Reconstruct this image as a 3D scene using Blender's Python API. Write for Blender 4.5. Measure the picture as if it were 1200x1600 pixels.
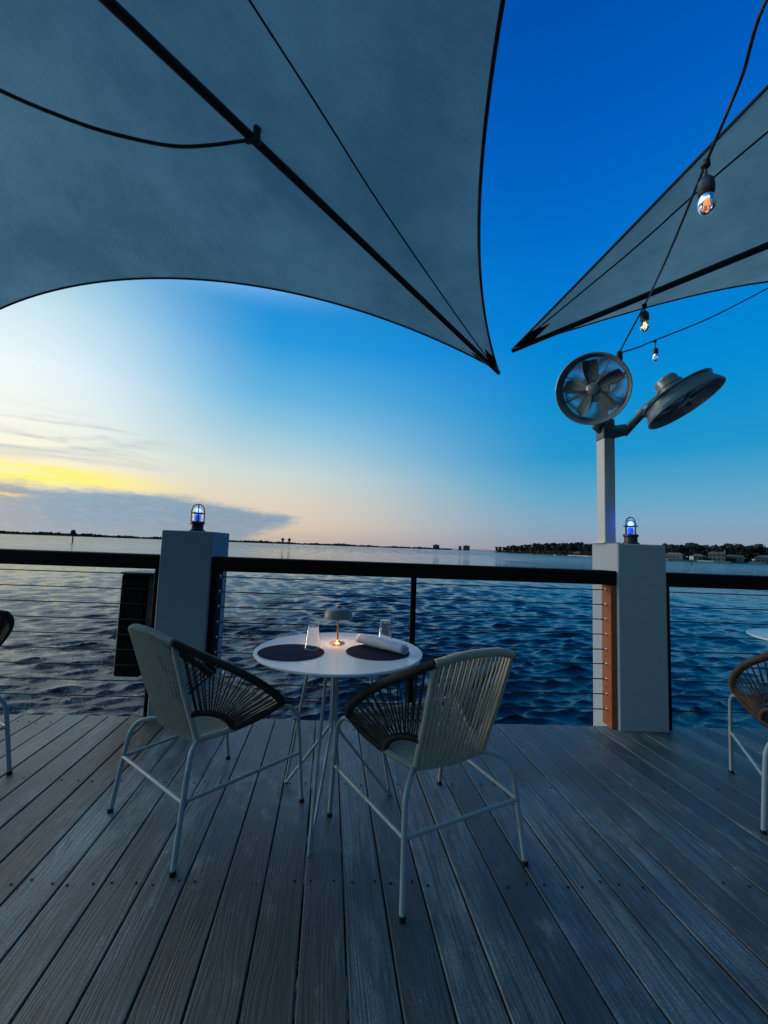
import bpy, math, random
import numpy as np
from mathutils import Vector, Matrix
from math import sin, cos, pi, radians, atan2, sqrt
random.seed(7)
for o in list(bpy.data.objects): bpy.data.objects.remove(o)
sc = bpy.context.scene
col = sc.collection

# ------------------------------------------------------------------ camera
cam_d = bpy.data.cameras.new("camera"); cam = bpy.data.objects.new("camera", cam_d); col.objects.link(cam)
cam_d.sensor_fit = 'VERTICAL'; cam_d.sensor_height = 24.0; cam_d.lens = 24.0*650/1600
cam_d.clip_start = 0.05; cam_d.clip_end = 20000
YAW, PITCH, ROLL = radians(6.6), radians(4.84), radians(2.1)
fw = Vector((sin(YAW)*cos(PITCH), cos(YAW)*cos(PITCH), sin(PITCH)))
r0 = Vector((cos(YAW), -sin(YAW), 0)); u0 = r0.cross(fw)
cr = r0*cos(ROLL)+u0*sin(ROLL); cu = -r0*sin(ROLL)+u0*cos(ROLL)
M = Matrix((cr, cu, -fw)).transposed().to_4x4(); M.translation = Vector((0, 0, 1.18))
cam.matrix_world = M
sc.camera = cam

# ------------------------------------------------------------------ exposure
sc.view_settings.view_transform = 'Standard'; sc.view_settings.look = 'None'
sc.view_settings.gamma = 1; sc.view_settings.exposure = 0.0; sc.view_settings.use_curve_mapping = False
try:
    sc.cycles.max_bounces = 8; sc.cycles.transparent_max_bounces = 12
except Exception: pass

def lin(r, g, b):
    return tuple(((c/255)/12.92 if c/255 <= .04045 else ((c/255+.055)/1.055)**2.4) for c in (r, g, b)) + (1.0,)

class NT:
    """small helper to wire node trees"""
    def __init__(s, tree): s.t = tree; s.n = tree.nodes; s.l = tree.links
    def new(s, kind, **kw):
        n = s.n.new(kind)
        for k, v in kw.items(): setattr(n, k, v)
        return n
    def put(s, sock, v):
        if isinstance(v, bpy.types.NodeSocket): s.l.new(v, sock)
        else: sock.default_value = v
    def m(s, op, a, b=None, c=None, clamp=False):
        n = s.n.new('ShaderNodeMath'); n.operation = op; n.use_clamp = clamp
        s.put(n.inputs[0], a)
        if b is not None: s.put(n.inputs[1], b)
        if c is not None: s.put(n.inputs[2], c)
        return n.outputs[0]
    def mr(s, v, a, b, c=0.0, d=1.0, smooth=True):
        n = s.n.new('ShaderNodeMapRange'); n.interpolation_type = 'SMOOTHSTEP' if smooth else 'LINEAR'
        s.put(n.inputs['Value'], v); s.put(n.inputs['From Min'], a); s.put(n.inputs['From Max'], b)
        s.put(n.inputs['To Min'], c); s.put(n.inputs['To Max'], d); return n.outputs['Result']
    def mix(s, f, a, b, mode='MIX'):
        n = s.n.new('ShaderNodeMix'); n.data_type = 'RGBA'; n.blend_type = mode
        s.put(n.inputs[0], f); s.put(n.inputs[6], a); s.put(n.inputs[7], b); return n.outputs[2]
    def ramp(s, f, stops, interp='LINEAR'):
        n = s.n.new('ShaderNodeValToRGB'); n.color_ramp.interpolation = interp
        e = n.color_ramp.elements
        e[0].position, e[0].color = stops[0]; e[1].position, e[1].color = stops[-1]
        for p, c in stops[1:-1]:
            x = e.new(p); x.color = c
        s.put(n.inputs[0], f); return n.outputs[0]
    def noise(s, vec, scale, detail=4, rough=.5, dist=0.0, dim='3D'):
        n = s.n.new('ShaderNodeTexNoise'); n.noise_dimensions = dim
        if vec is not None: s.l.new(vec, n.inputs['Vector'])
        n.inputs['Scale'].default_value = scale; n.inputs['Detail'].default_value = detail
        n.inputs['Roughness'].default_value = rough; n.inputs['Distortion'].default_value = dist
        return n.outputs[0]
    def comb(s, x, y, z):
        n = s.n.new('ShaderNodeCombineXYZ')
        s.put(n.inputs[0], x); s.put(n.inputs[1], y); s.put(n.inputs[2], z); return n.outputs[0]

# ------------------------------------------------------------------ dusk sky (world)
world = bpy.data.worlds.new("World"); sc.world = world; world.use_nodes = True
w = NT(world.node_tree); w.n.clear()
tc = w.new('ShaderNodeTexCoord'); sep = w.new('ShaderNodeSeparateXYZ'); w.l.new(tc.outputs['Generated'], sep.inputs[0])
X, Y, Z = sep.outputs
nrm = w.m('SQRT', w.m('ADD', w.m('ADD', w.m('MULTIPLY', X, X), w.m('MULTIPLY', Y, Y)), w.m('MULTIPLY', Z, Z)))
zz = w.m('DIVIDE', Z, nrm)
el = w.m('MULTIPLY', w.m('ARCSINE', zz), 180/pi)
az = w.m('MULTIPLY', w.m('ARCTAN2', X, Y), 180/pi)
p = w.m('SQRT', w.m('MAXIMUM', zz, 0.0))
right = w.ramp(p, [(0, lin(138,145,165)), (.16, lin(140,155,178)), (.27, lin(125,166,193)), (.36, lin(92,165,200)), (.46, lin(35,150,205)), (.56, lin(12,142,208)),
                   (.66, lin(0,130,212)), (.75, lin(0,114,206)), (.84, lin(0,92,190)), (.90, lin(0,80,172)), (.95, lin(30,92,155)), (1, lin(50,98,150))])
cent = w.ramp(p, [(0, lin(184,170,165)), (.14, lin(206,188,170)), (.22, lin(222,204,182)), (.32, lin(222,212,196)), (.40, lin(205,218,214)), (.48, lin(165,206,222)),
                  (.57, lin(105,182,224)), (.66, lin(40,154,220)), (.78, lin(5,125,207)), (.9, lin(0,84,178)), (1, lin(50,98,150))])
left = w.ramp(p, [(0, lin(205,185,150)), (.2, lin(240,205,150)), (.285, lin(244,226,176)), (.33, lin(246,232,190)), (.39, lin(242,236,212)), (.45, lin(238,238,226)), (.55, lin(228,238,240)),
                  (.63, lin(196,222,230)), (.72, lin(125,180,205)), (.84, lin(60,130,175)), (1, lin(50,98,150))])
m1 = w.mr(az, -40.0, -8.0); m2 = w.mr(az, -12.0, 32.0)
sky = w.mix(m1, left, cent); sky = w.mix(m2, sky, right)
yb = w.m('MULTIPLY', w.mr(w.m('ABSOLUTE', w.m('SUBTRACT', el, w.m('ADD', 6.5, w.m('MULTIPLY', w.m('ADD', az, 36.0), -.02)))), 2.1, .3), w.mr(az, -15.0, -33.0))
ybn = w.mr(w.noise(w.comb(w.m('MULTIPLY', az, .07), w.m('MULTIPLY', el, .9), 7.0), 1.5, 6, .62, .4), .30, .62, .25, 1.0)
sky = w.mix(w.m('MULTIPLY', w.m('MULTIPLY', yb, ybn), .72), sky, lin(255,238,62))
# thin streaks above the glow
cv = w.comb(w.m('MULTIPLY', az, .05), w.m('MULTIPLY', el, .45), 0.0)
st_n = w.noise(cv, 1.6, 5, .6, .6)
streak = w.m('MULTIPLY', w.m('MULTIPLY', w.mr(st_n, .42, .68), w.mr(el, 6.5, 9.0)), w.m('MULTIPLY', w.mr(el, 15.0, 10.5), w.mr(az, -18.0, -28.0)))
sky = w.mix(w.m('MULTIPLY', streak, .62), sky, lin(170,180,190))
# long dusk cloud bank low on the left with an anvil tip
en = w.noise(w.comb(w.m('MULTIPLY', az, .09), w.m('MULTIPLY', el, .35), 3.0), 1.3, 6, .62)
en2 = w.noise(w.comb(w.m('MULTIPLY', az, .45), w.m('MULTIPLY', el, 1.7), 9.0), 1.6, 7, .66, .3)
dn = w.m('ADD', w.m('MULTIPLY', w.m('SUBTRACT', en, .5), 2.0), w.m('MULTIPLY', w.m('SUBTRACT', en2, .5), 1.5))
top = w.m('ADD', w.m('ADD', 5.4, dn), w.m('MULTIPLY', w.mr(az, -22.0, -3.0), -1.7))
cl1 = w.mr(w.m('SUBTRACT', top, el), -.6, .8)
tip = w.m('ADD', w.m('ADD', -4.6, w.m('MULTIPLY', w.m('ABSOLUTE', w.m('SUBTRACT', el, 3.2)), -1.9)), w.m('MULTIPLY', dn, 3.6))
cl2 = w.mr(w.m('SUBTRACT', tip, az), -.8, 3.4)
cloud = w.m('MULTIPLY', cl1, cl2)
ccol = w.ramp(w.m('DIVIDE', el, 8.0), [(0, lin(150,160,172)), (.25, lin(132,156,176)), (.6, lin(124,156,182)), (.8, lin(150,168,182)), (1, lin(190,190,180))])
ccol = w.mix(w.mr(az, -30.0, -38.0), ccol, lin(158,160,165))
ccol = w.mix(w.mr(en2, .45, .75, 0, .35), ccol, lin(172,182,190))
sky = w.mix(w.m('MULTIPLY', cloud, .94), sky, ccol)
# orange gap in the bank at far left
gap = w.m('MULTIPLY', w.mr(w.m('ABSOLUTE', w.m('SUBTRACT', el, w.m('ADD', 3.75, dn))), .45, .05), w.mr(az, -33.0, -36.0))
sky = w.mix(w.m('MULTIPLY', gap, .75), sky, lin(250,205,135))
# sky behind the viewer (away from the sunset) is dim; below horizon dark
bk = w.mr(Y, .25, -.35)
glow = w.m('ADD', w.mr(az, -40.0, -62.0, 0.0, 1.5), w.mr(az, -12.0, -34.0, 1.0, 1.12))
high = w.m('MULTIPLY', w.m('MULTIPLY', w.mr(el, 28.5, 38.0), w.mr(el, 68.0, 54.0)), w.mr(az, 10.0, -16.0))   # unseen pale sky patch, added to brighten water, deck and sails
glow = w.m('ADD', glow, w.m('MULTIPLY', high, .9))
sky = w.mix(w.m('MULTIPLY', high, .8), sky, lin(212,222,226))
back = w.m('SUBTRACT', 1.0, w.m('MULTIPLY', bk, w.m('SUBTRACT', 1.0, w.mr(el, 8.0, 60.0, .05, .85))))
sky = w.mix(w.m('MULTIPLY', bk, 1.0), sky, w.mix(1.0, sky, (.5,.85,.95,1), 'MULTIPLY'))
ground = w.mr(zz, -.02, 0.0, .12, 1.0)
bg = w.new('ShaderNodeBackground'); w.l.new(sky, bg.inputs[0])
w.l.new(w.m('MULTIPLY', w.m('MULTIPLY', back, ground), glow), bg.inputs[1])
out = w.new('ShaderNodeOutputWorld'); w.l.new(bg.outputs[0], out.inputs[0])

# ------------------------------------------------------------------ last light of the sun, just above the horizon at left
sd = bpy.data.lights.new("sun", 'SUN'); sd.energy = 1.4; sd.angle = radians(14); sd.color = (1, .80, .62)
sun = bpy.data.objects.new("sun", sd); col.objects.link(sun)
saz, sel = radians(-68), radians(3.5)
sdir = Vector((sin(saz)*cos(sel), cos(saz)*cos(sel), sin(sel)))
sun.rotation_euler = sdir.to_track_quat('Z', 'Y').to_euler()

# ------------------------------------------------------------------ materials
def mat(name, color=(.5,.5,.5,1), rough=.5, metal=0.0, **kw):
    m = bpy.data.materials.new(name); m.use_nodes = True
    b = m.node_tree.nodes['Principled BSDF']
    b.inputs['Base Color'].default_value = color if len(color) == 4 else (*color, 1)
    b.inputs['Roughness'].default_value = rough; b.inputs['Metallic'].default_value = metal
    for k, v in kw.items(): b.inputs[k.replace('_', ' ')].default_value = v
    return m
def grit(m, scale=60, var=.25, bump=.2, rv=.15, dist=.002, detail=5):
    """uneven tone, gloss and surface from noise in object space"""
    t = NT(m.node_tree); b = t.n['Principled BSDF']
    tc = t.new('ShaderNodeTexCoord'); n = t.noise(tc.outputs['Object'], scale, detail, .6)
    n2 = t.noise(tc.outputs['Object'], scale*.13, 3, .6)
    base = tuple(b.inputs['Base Color'].default_value)
    f = t.m('ADD', t.m('MULTIPLY', n, .5), t.m('MULTIPLY', n2, .5))
    c = t.mix(f, (*[v*(1-var*1.6) for v in base[:3]], 1), (*[min(1, v*(1+var*1.6)) for v in base[:3]], 1))
    t.l.new(c, b.inputs['Base Color'])
    r = b.inputs['Roughness'].default_value
    t.l.new(t.m('ADD', r-rv/2, t.m('MULTIPLY', n2, rv), clamp=True), b.inputs['Roughness'])
    if bump:
        bp = t.new('ShaderNodeBump'); bp.inputs['Strength'].default_value = bump; bp.inputs['Distance'].default_value = dist
        t.l.new(n, bp.inputs['Height']); t.l.new(bp.outputs[0], b.inputs['Normal'])
    return m
M_stucco = grit(mat('pillar_stucco', (.29,.34,.40), .85), 140, .10, .55, dist=.0035)
M_rail = grit(mat('dark_rail', (.005,.005,.006), .7, Specular_IOR_Level=.15), 50, .3, .2)
M_steel = grit(mat('steel_cable', (.03,.03,.033), .45, .8), 200, .2, 0)
M_fitting = mat('steel_fitting', (.75,.75,.75), .25, 1.0)
M_orange = grit(mat('stained_wood', (.25,.075,.022), .55), 30, .45, .3)
M_whitemetal = grit(mat('white_metal', (.30,.38,.42), .42), 90, .10, .08)
M_tabletop = grit(mat('tabletop_white', (.80,.83,.86), .22), 12, .05, 0)
M_cream = grit(mat('cream_cord', (.45,.42,.35), .75), 300, .22, .4)
M_black = grit(mat('black_cord', (.024,.014,.010), .6), 300, .3, .4)
M_brown = grit(mat('brown_cord', (.06,.03,.018), .6), 300, .3, .4)
M_blackpaint = grit(mat('black_paint', (.004,.004,.005), .6, Specular_IOR_Level=.2), 40, .3, .1)
M_grey = grit(mat('grey_panel', (.10,.13,.13), .5), 40, .3, .1)
M_mat = grit(mat('navy_placemat', (.003,.010,.035), .9, Specular_IOR_Level=.15), 400, .3, .5)
M_cloth = grit(mat('napkin_cloth', (.55,.60,.72), .9), 250, .06, .5)
M_copper = mat('copper', (.80,.42,.24), .28, 1.0)
M_lampshade = grit(mat('lamp_shade_green', (.16,.23,.22), .45), 60, .15, .1)
M_bronze = grit(mat('dark_bronze', (.03,.04,.037), .5, .5), 90, .4, .3)
M_rubber = mat('black_rubber', (.008,.008,.008), .45)
M_fan = grit(mat('fan_grey_metal', (.19,.26,.31), .42, .45), 80, .18, .1)
M_fandark = grit(mat('fan_dark', (.07,.11,.14), .4, .4), 80, .2, .1)
M_guard = mat('guard_wire', (.45,.55,.60), .35, .5)
M_blade = grit(mat('fan_blade', (.06,.09,.115), .45, .3), 60, .15, .05)
M_post = grit(mat('post_paint', (.45,.46,.47), .5), 60, .08, .15)
def glass(name, tint=(1,1,1,1), rough=.0):
    m = mat(name, tint, rough); b = m.node_tree.nodes['Principled BSDF']
    b.inputs['Transmission Weight'].default_value = 1; b.inputs['IOR'].default_value = 1.45; return m
M_glass = glass('clear_glass')
def emis(name, c, s):
    m = mat(name, c, .5); b = m.node_tree.nodes['Principled BSDF']
    b.inputs['Emission Color'].default_value = (*c[:3], 1); b.inputs['Emission Strength'].default_value = s; return m
M_blue = emis('blue_led', (.02,.10,1.0), .65)
M_warm = emis('warm_lamp', (1.0,.55,.25), 14.0)
M_filament = emis('filament', (1.0,.62,.06), 5.0)
M_redfil = emis('dim_filament', (1.0,.30,.07), 1.2)
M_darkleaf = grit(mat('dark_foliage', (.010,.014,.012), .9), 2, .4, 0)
M_trunk = mat('trunk', (.04,.03,.025), .9)
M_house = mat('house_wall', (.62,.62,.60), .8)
M_housedark = grit(mat('dark_house_wall', (.08,.095,.11), .85), .6, .2, 0)  # even dark wall colour, so the houses stand out less
M_roof = mat('roof', (.10,.09,.09), .8)
M_window = mat('window_glass', (.02,.03,.04), .15)
M_land = grit(mat('shore_land', (.045,.05,.04), .95), .2, .3, 0)
M_concrete = grit(mat('seawall', (.36,.36,.33), .9), .5, .2, 0)
M_farbuild = grit(mat('far_building', (.05,.07,.085), .8), .1, .1, 0)
M_deckdark = grit(mat('deck_substructure', (.03,.028,.025), .9), 30, .3, .2)

# sail fabric: woven, lets a little sky through
def fabric():
    m = bpy.data.materials.new('sail_fabric'); m.use_nodes = True; t = NT(m.node_tree); t.n.clear()
    tc = t.new('ShaderNodeTexCoord'); g = tc.outputs['Object']; uv = tc.outputs['UV']
    n1 = t.mr(t.noise(g, 1.6, 6, .68), .3, .7); n2 = t.noise(g, 420, 2, .6)
    mp = t.new('ShaderNodeMapping'); mp.inputs['Scale'].default_value = (260, 14, 1); t.l.new(uv, mp.inputs[0])
    n3 = t.noise(mp.outputs[0], 1, 4, .65)
    c = t.mix(n1, (.11,.27,.33,1), (.27,.46,.52,1))
    c = t.mix(t.mr(n2, .3, .7, 0, .5), c, (.30,.47,.53,1))
    c = t.mix(t.mr(n3, .45, .75, 0, .22), c, (.38,.54,.60,1))
    h = t.m('ADD', t.m('MULTIPLY', n2, .4), n3)
    bp = t.new('ShaderNodeBump'); bp.inputs['Strength'].default_value = .5; bp.inputs['Distance'].default_value = .005; t.l.new(h, bp.inputs['Height'])
    d = t.new('ShaderNodeBsdfDiffuse'); t.l.new(c, d.inputs[0]); t.l.new(bp.outputs[0], d.inputs['Normal'])
    tr = t.new('ShaderNodeBsdfTranslucent'); t.l.new(c, tr.inputs[0]); t.l.new(bp.outputs[0], tr.inputs['Normal'])
    mx = t.new('ShaderNodeMixShader'); mx.inputs[0].default_value = .42; t.l.new(d.outputs[0], mx.inputs[1]); t.l.new(tr.outputs[0], mx.inputs[2])
    o = t.new('ShaderNodeOutputMaterial'); t.l.new(mx.outputs[0], o.inputs[0]); return m
M_fabric = fabric()
M_binding = mat('sail_binding', (.010,.012,.016), .7)
M_rib = mat('rib_metal', (.010,.012,.015), .28, .3)

# weathered deck boards
PITCH_B = .136
def wood():
    m = mat('deck_wood', rough=.62, Specular_IOR_Level=.7, Coat_Weight=.18, Coat_Roughness=.35); t = NT(m.node_tree); b = t.n['Principled BSDF']
    tc = t.new('ShaderNodeTexCoord'); s = t.new('ShaderNodeSeparateXYZ'); t.l.new(tc.outputs['Object'], s.inputs[0])
    x, y, z = s.outputs
    idx = t.m('FLOOR', t.m('DIVIDE', x, PITCH_B))
    wn = t.new('ShaderNodeTexWhiteNoise'); wn.noise_dimensions = '1D'; t.l.new(idx, wn.inputs['W'])
    rnd = wn.outputs[0]; wc = t.new('ShaderNodeSeparateColor'); t.l.new(wn.outputs[1], wc.inputs[0])
    off = t.m('MULTIPLY', rnd, 37.0)
    # cathedral grain: distorted bands stretched along the board
    lowv = t.comb(t.m('MULTIPLY', x, 9.0), t.m('ADD', t.m('MULTIPLY', y, .9), off), off)
    low = t.noise(lowv, 1.0, 3, .55)
    ring = t.m('SINE', t.m('MULTIPLY', t.m('ADD', t.m('MULTIPLY', x, 10.0), t.m('MULTIPLY', low, 2.2)), 34.0))
    ring = t.mr(ring, -.2, 1.0)
    finev = t.comb(t.m('MULTIPLY', x, 260.0), t.m('ADD', t.m('MULTIPLY', y, 5.0), off), off)
    fine = t.noise(finev, 1.0, 5, .7)
    midv = t.comb(t.m('MULTIPLY', x, 60.0), t.m('ADD', t.m('MULTIPLY', y, 2.0), off), off)
    mid = t.noise(midv, 1.0, 4, .6)
    blot = t.noise(t.comb(t.m('MULTIPLY', x, 2.2), y, off), 5.0, 8, .74)
    blot2 = t.noise(t.comb(t.m('MULTIPLY', x, 6.0), t.m('ADD', t.m('MULTIPLY', y, 1.3), off), off), 1.0, 4, .6)
    c = t.mix(wc.outputs[0], (.075,.085,.095,1), (.38,.40,.41,1))
    c = t.mix(t.m('MULTIPLY', wc.outputs[1], .7), c, (.21,.15,.11,1))
    c = t.mix(t.mr(blot2, .42, .66, 0, .6), c, (.09,.15,.18,1))
    c = t.mix(t.mr(blot, .50, .70, 0, .6), c, (.42,.44,.44,1))
    c = t.mix(t.mr(blot, .46, .28, 0, .7), c, (.075,.07,.07,1))
    c = t.mix(t.mr(mid, .48, .68, 0, .65), c, (.08,.085,.095,1))
    c = t.mix(t.m('MULTIPLY', ring, .4), c, (.085,.09,.095,1))
    c = t.mix(t.mr(fine, .48, .78, 0, .68), c, (.04,.045,.05,1))
    # knots
    vo = t.new('ShaderNodeTexVoronoi'); vo.inputs['Scale'].default_value = 1.0
    t.l.new(t.comb(t.m('MULTIPLY', x, 7.35), t.m('ADD', t.m('MULTIPLY', y, 1.5), off), 0.0), vo.inputs['Vector'])
    kn = t.mr(vo.outputs['Distance'], .10, .035)
    c = t.mix(t.m('MULTIPLY', kn, .85), c, (.02,.018,.018,1))
    wide = t.noise(t.comb(x, t.m('MULTIPLY', y, .6), 2.0), 1.7, 7, .66, .4); c = t.mix(t.mr(wide, .48, .62, 0, .62), c, (.10,.085,.075,1)); c = t.mix(t.mr(wide, .44, .32, 0, .35), c, (.40,.43,.44,1))
    gm = t.new('ShaderNodeGamma'); gm.inputs[1].default_value = 1.6; t.l.new(c, gm.inputs[0])
    c = t.mix(1.0, gm.outputs[0], (1.28,1.58,1.62,1), 'MULTIPLY')
    gr = t.noise(tc.outputs['Object'], 150, 3, .7); c = t.mix(1.0, c, t.ramp(gr, [(.3, (.5,.5,.5,1)), (.7, (1.45,1.45,1.45,1))]), 'MULTIPLY')
    t.l.new(c, b.inputs['Base Color'])
    t.l.new(t.m('ADD', .30, t.m('MULTIPLY', blot, .4)), b.inputs['Roughness'])
    h = t.m('SUBTRACT', t.m('SUBTRACT', t.m('MULTIPLY', blot, .4), t.m('MULTIPLY', fine, 1.0)), t.m('ADD', t.m('MULTIPLY', ring, .35), t.m('MULTIPLY', mid, .5)))
    bp = t.new('ShaderNodeBump'); bp.inputs['Strength'].default_value = .6; bp.inputs['Distance'].default_value = .003
    t.l.new(h, bp.inputs['Height']); t.l.new(bp.outputs[0], b.inputs['Normal'])
    return m
M_wood = wood()

def water_mat():
    m = mat('sea_water', (.001,.004,.006), .05); t = NT(m.node_tree); b = t.n['Principled BSDF']
    b.inputs['IOR'].default_value = 1.5
    g = t.new('ShaderNodeNewGeometry'); pos = g.outputs['Position']
    ln = t.new('ShaderNodeVectorMath', operation='LENGTH'); t.l.new(pos, ln.inputs[0]); d = ln.outputs['Value']
    mp = t.new('ShaderNodeMapping'); mp.inputs['Scale'].default_value = (.75, 1.25, 1); mp.inputs['Rotation'].default_value = (0,0,radians(-12)); t.l.new(pos, mp.inputs[0])
    a = t.noise(mp.outputs[0], 12.0, 4, .6, .3)       # ripples
    c = t.noise(mp.outputs[0], 2.4, 6, .68, .3)      # chop, used where the mesh is too coarse
    e = t.noise(mp.outputs[0], .22, 6, .65, .2)
    far = t.mr(d, 15.0, 70.0); vfar = t.mr(d, 60.0, 400.0)
    h = t.m('ADD', t.m('MULTIPLY', a, .016), t.m('ADD', t.m('MULTIPLY', t.m('MULTIPLY', c, .085), far), t.m('MULTIPLY', t.m('MULTIPLY', e, .8), vfar)))
    bp = t.new('ShaderNodeBump'); bp.inputs['Strength'].default_value = 1; bp.inputs['Distance'].default_value = 1.0
    t.l.new(h, bp.inputs['Height']); t.l.new(bp.outputs[0], b.inputs['Normal'])
    mp2 = t.new('ShaderNodeMapping'); mp2.inputs['Scale'].default_value = (.30, .045, 1); t.l.new(pos, mp2.inputs[0])
    st = t.mr(t.noise(mp2.outputs[0], 1.0, 6, .75), .38, .62)      # wind streaks
    t.l.new(t.m('ADD', t.mr(d, 20.0, 300.0, .03, .05), t.m('MULTIPLY', st, t.mr(d, 30.0, 250.0, 0, .26))), b.inputs['Roughness'])
    return m
M_water = water_mat()

# ------------------------------------------------------------------ mesh helpers
class MB:
    def __init__(s): s.v = []; s.f = []
    def add(s, vs, fs):
        k = len(s.v); s.v += [tuple(v) for v in vs]; s.f += [tuple(i+k for i in f) for f in fs]; return s
    def box(s, x0, x1, y0, y1, z0, z1, bev=0.0, T=None):
        if bev <= 0:
            vs = [(x,y,z) for x in (x0,x1) for y in (y0,y1) for z in (z0,z1)]
            fs = [(0,1,3,2),(4,6,7,5),(0,4,5,1),(2,3,7,6),(0,2,6,4),(1,5,7,3)]
        else:
            b = bev; vs = []; 
            cx = (x0+x1)/2; cy = (y0+y1)/2; cz = (z0+z1)/2
            idx = {}
            for i, x in enumerate((x0,x1)):
                for j, y in enumerate((y0,y1)):
                    for k, z in enumerate((z0,z1)):
                        sx = 1 if i == 0 else -1; sy = 1 if j == 0 else -1; sz = 1 if k == 0 else -1
                        idx[i,j,k] = len(vs)
                        vs += [(x, y+sy*b, z+sz*b), (x+sx*b, y, z+sz*b), (x+sx*b, y+sy*b, z)]
            I = lambda i,j,k,a: idx[i,j,k]+a
            fs = []
            fs.append((I(0,0,0,0),I(0,0,1,0),I(0,1,1,0),I(0,1,0,0))); fs.append((I(1,0,0,0),I(1,1,0,0),I(1,1,1,0),I(1,0,1,0)))
            fs.append((I(0,0,0,1),I(1,0,0,1),I(1,0,1,1),I(0,0,1,1))); fs.append((I(0,1,0,1),I(0,1,1,1),I(1,1,1,1),I(1,1,0,1)))
            fs.append((I(0,0,0,2),I(0,1,0,2),I(1,1,0,2),I(1,0,0,2))); fs.append((I(0,0,1,2),I(1,0,1,2),I(1,1,1,2),I(0,1,1,2)))
            for i in (0,1):
                for j in (0,1): q = (I(i,j,0,0),I(i,j,0,1),I(i,j,1,1),I(i,j,1,0)); fs.append(q if i == j else q[::-1])
                for k in (0,1): q = (I(i,0,k,0),I(i,1,k,0),I(i,1,k,2),I(i,0,k,2)); fs.append(q if i != k else q[::-1])
            for j in (0,1):
                for k in (0,1): q = (I(0,j,k,1),I(1,j,k,1),I(1,j,k,2),I(0,j,k,2)); fs.append(q if j == k else q[::-1])
            for i in (0,1):
                for j in (0,1):
                    for k in (0,1): fs.append((I(i,j,k,0),I(i,j,k,1),I(i,j,k,2)))
        if T: vs = [T(v) for v in vs]
        return s.add(vs, fs)
    def tube(s, path, r, n=8, closed=False, caps=True):
        P = [Vector(q) for q in path]; N = len(P)
        if N < 2: return s
        rs = r if isinstance(r, (list, tuple)) else [r]*N
        tan = []
        for i in range(N):
            a = P[(i-1) % N] if (closed or i > 0) else P[i]; b = P[(i+1) % N] if (closed or i < N-1) else P[i]
            d = b-a; tan.append(d.normalized() if d.length > 1e-9 else Vector((0,0,1)))
        t0 = tan[0]; ref = Vector((0,0,1)) if abs(t0.z) < .9 else Vector((1,0,0))
        nx = t0.cross(ref).normalized(); vs = []; fs = []
        for i in range(N):
            t = tan[i]; nx = (nx - t*nx.dot(t))
            if nx.length < 1e-6: nx = t.orthogonal()
            nx.normalize(); ny = t.cross(nx)
            for k in range(n):
                a = 2*pi*k/n; vs.append(P[i] + nx*(rs[i]*cos(a)) + ny*(rs[i]*sin(a)))
        for i in range(N if closed else N-1):
            j = (i+1) % N
            for k in range(n): k2 = (k+1) % n; fs.append((i*n+k, i*n+k2, j*n+k2, j*n+k))
        if caps and not closed:
            fs.append(tuple(range(n))[::-1]); fs.append(tuple((N-1)*n+k for k in range(n)))
        return s.add(vs, fs)
    def lathe(s, prof, n=24, c=(0,0,0), T=None, close=False, caps=True):
        vs = []; fs = []; m = len(prof)
        for (r, z) in prof:
            for k in range(n): a = 2*pi*k/n; vs.append((c[0]+r*cos(a), c[1]+r*sin(a), c[2]+z))
        for i in range(m if close else m-1):
            j = (i+1) % m
            for k in range(n): k2 = (k+1) % n; fs.append((i*n+k, i*n+k2, j*n+k2, j*n+k))
        if not close and caps:
            if prof[0][0] > 1e-5: fs.append(tuple(range(n))[::-1])
            if prof[-1][0] > 1e-5: fs.append(tuple((m-1)*n+k for k in range(n)))
        if T: vs = [T(v) for v in vs]
        return s.add(vs, fs)
    def build(s, name, m, parent=None, smooth=True, ang=40):
        me = bpy.data.meshes.new(name); me.from_pydata(s.v, [], s.f); me.update()
        me.materials.append(m)
        if smooth:
            me.polygons.foreach_set('use_smooth', [True]*len(me.polygons))
            try: me.set_sharp_from_angle(angle=radians(ang))
            except Exception: pass
        o = bpy.data.objects.new(name, me); col.objects.link(o)
        if parent: o.parent = parent
        return o
def tag(o, label=None, cat=None, group=None, kind=None):
    if label: o['label'] = label
    if cat: o['category'] = cat
    if group: o['group'] = group
    if kind: o['kind'] = kind
    return o
def empty(name, loc, rz, label, cat, group=None):
    o = bpy.data.objects.new(name, None); o.empty_display_size = .1; col.objects.link(o)
    o.location = loc; o.rotation_euler = (0, 0, rz); return tag(o, label, cat, group)
def copy_tree(o, parent=None):
    c = o.copy(); col.objects.link(c); c.parent = parent
    for ch in [q for q in bpy.data.objects if q.parent == o]: copy_tree(ch, c)
    return c
def spline(pts, n=8, closed=False):
    P = [Vector(q) for q in pts]; N = len(P); out = []
    segs = N if closed else N-1
    for i in range(segs):
        p1 = P[i]; p2 = P[(i+1) % N]
        p0 = P[i-1] if (closed or i > 0) else p1*2-p2
        p3 = P[(i+2) % N] if (closed or i+2 < N) else p2*2-p1
        for k in range(n):
            t = k/n; t2 = t*t; t3 = t2*t
            out.append(.5*((2*p1)+(-p0+p2)*t+(2*p0-5*p1+4*p2-p3)*t2+(-p0+3*p1-3*p2+p3)*t3))
    if not closed: out.append(P[-1])
    return out
def along(path, t):
    t = max(0, min(.99999, t))*(len(path)-1); i = int(t); return path[i].lerp(path[i+1], t-i)

# rail frame: the dock edge runs a few degrees off square to the boards
A5 = math.atan(.088)
RAILROT = -A5
U5 = Vector((cos(A5), -sin(A5), 0)); N5 = Vector((sin(A5), cos(A5), 0)); O5 = Vector((0, 2.92, 0))
def L(s, t, z): return O5 + U5*s + N5*t + Vector((0,0,z))
WATER = -1.2

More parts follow.
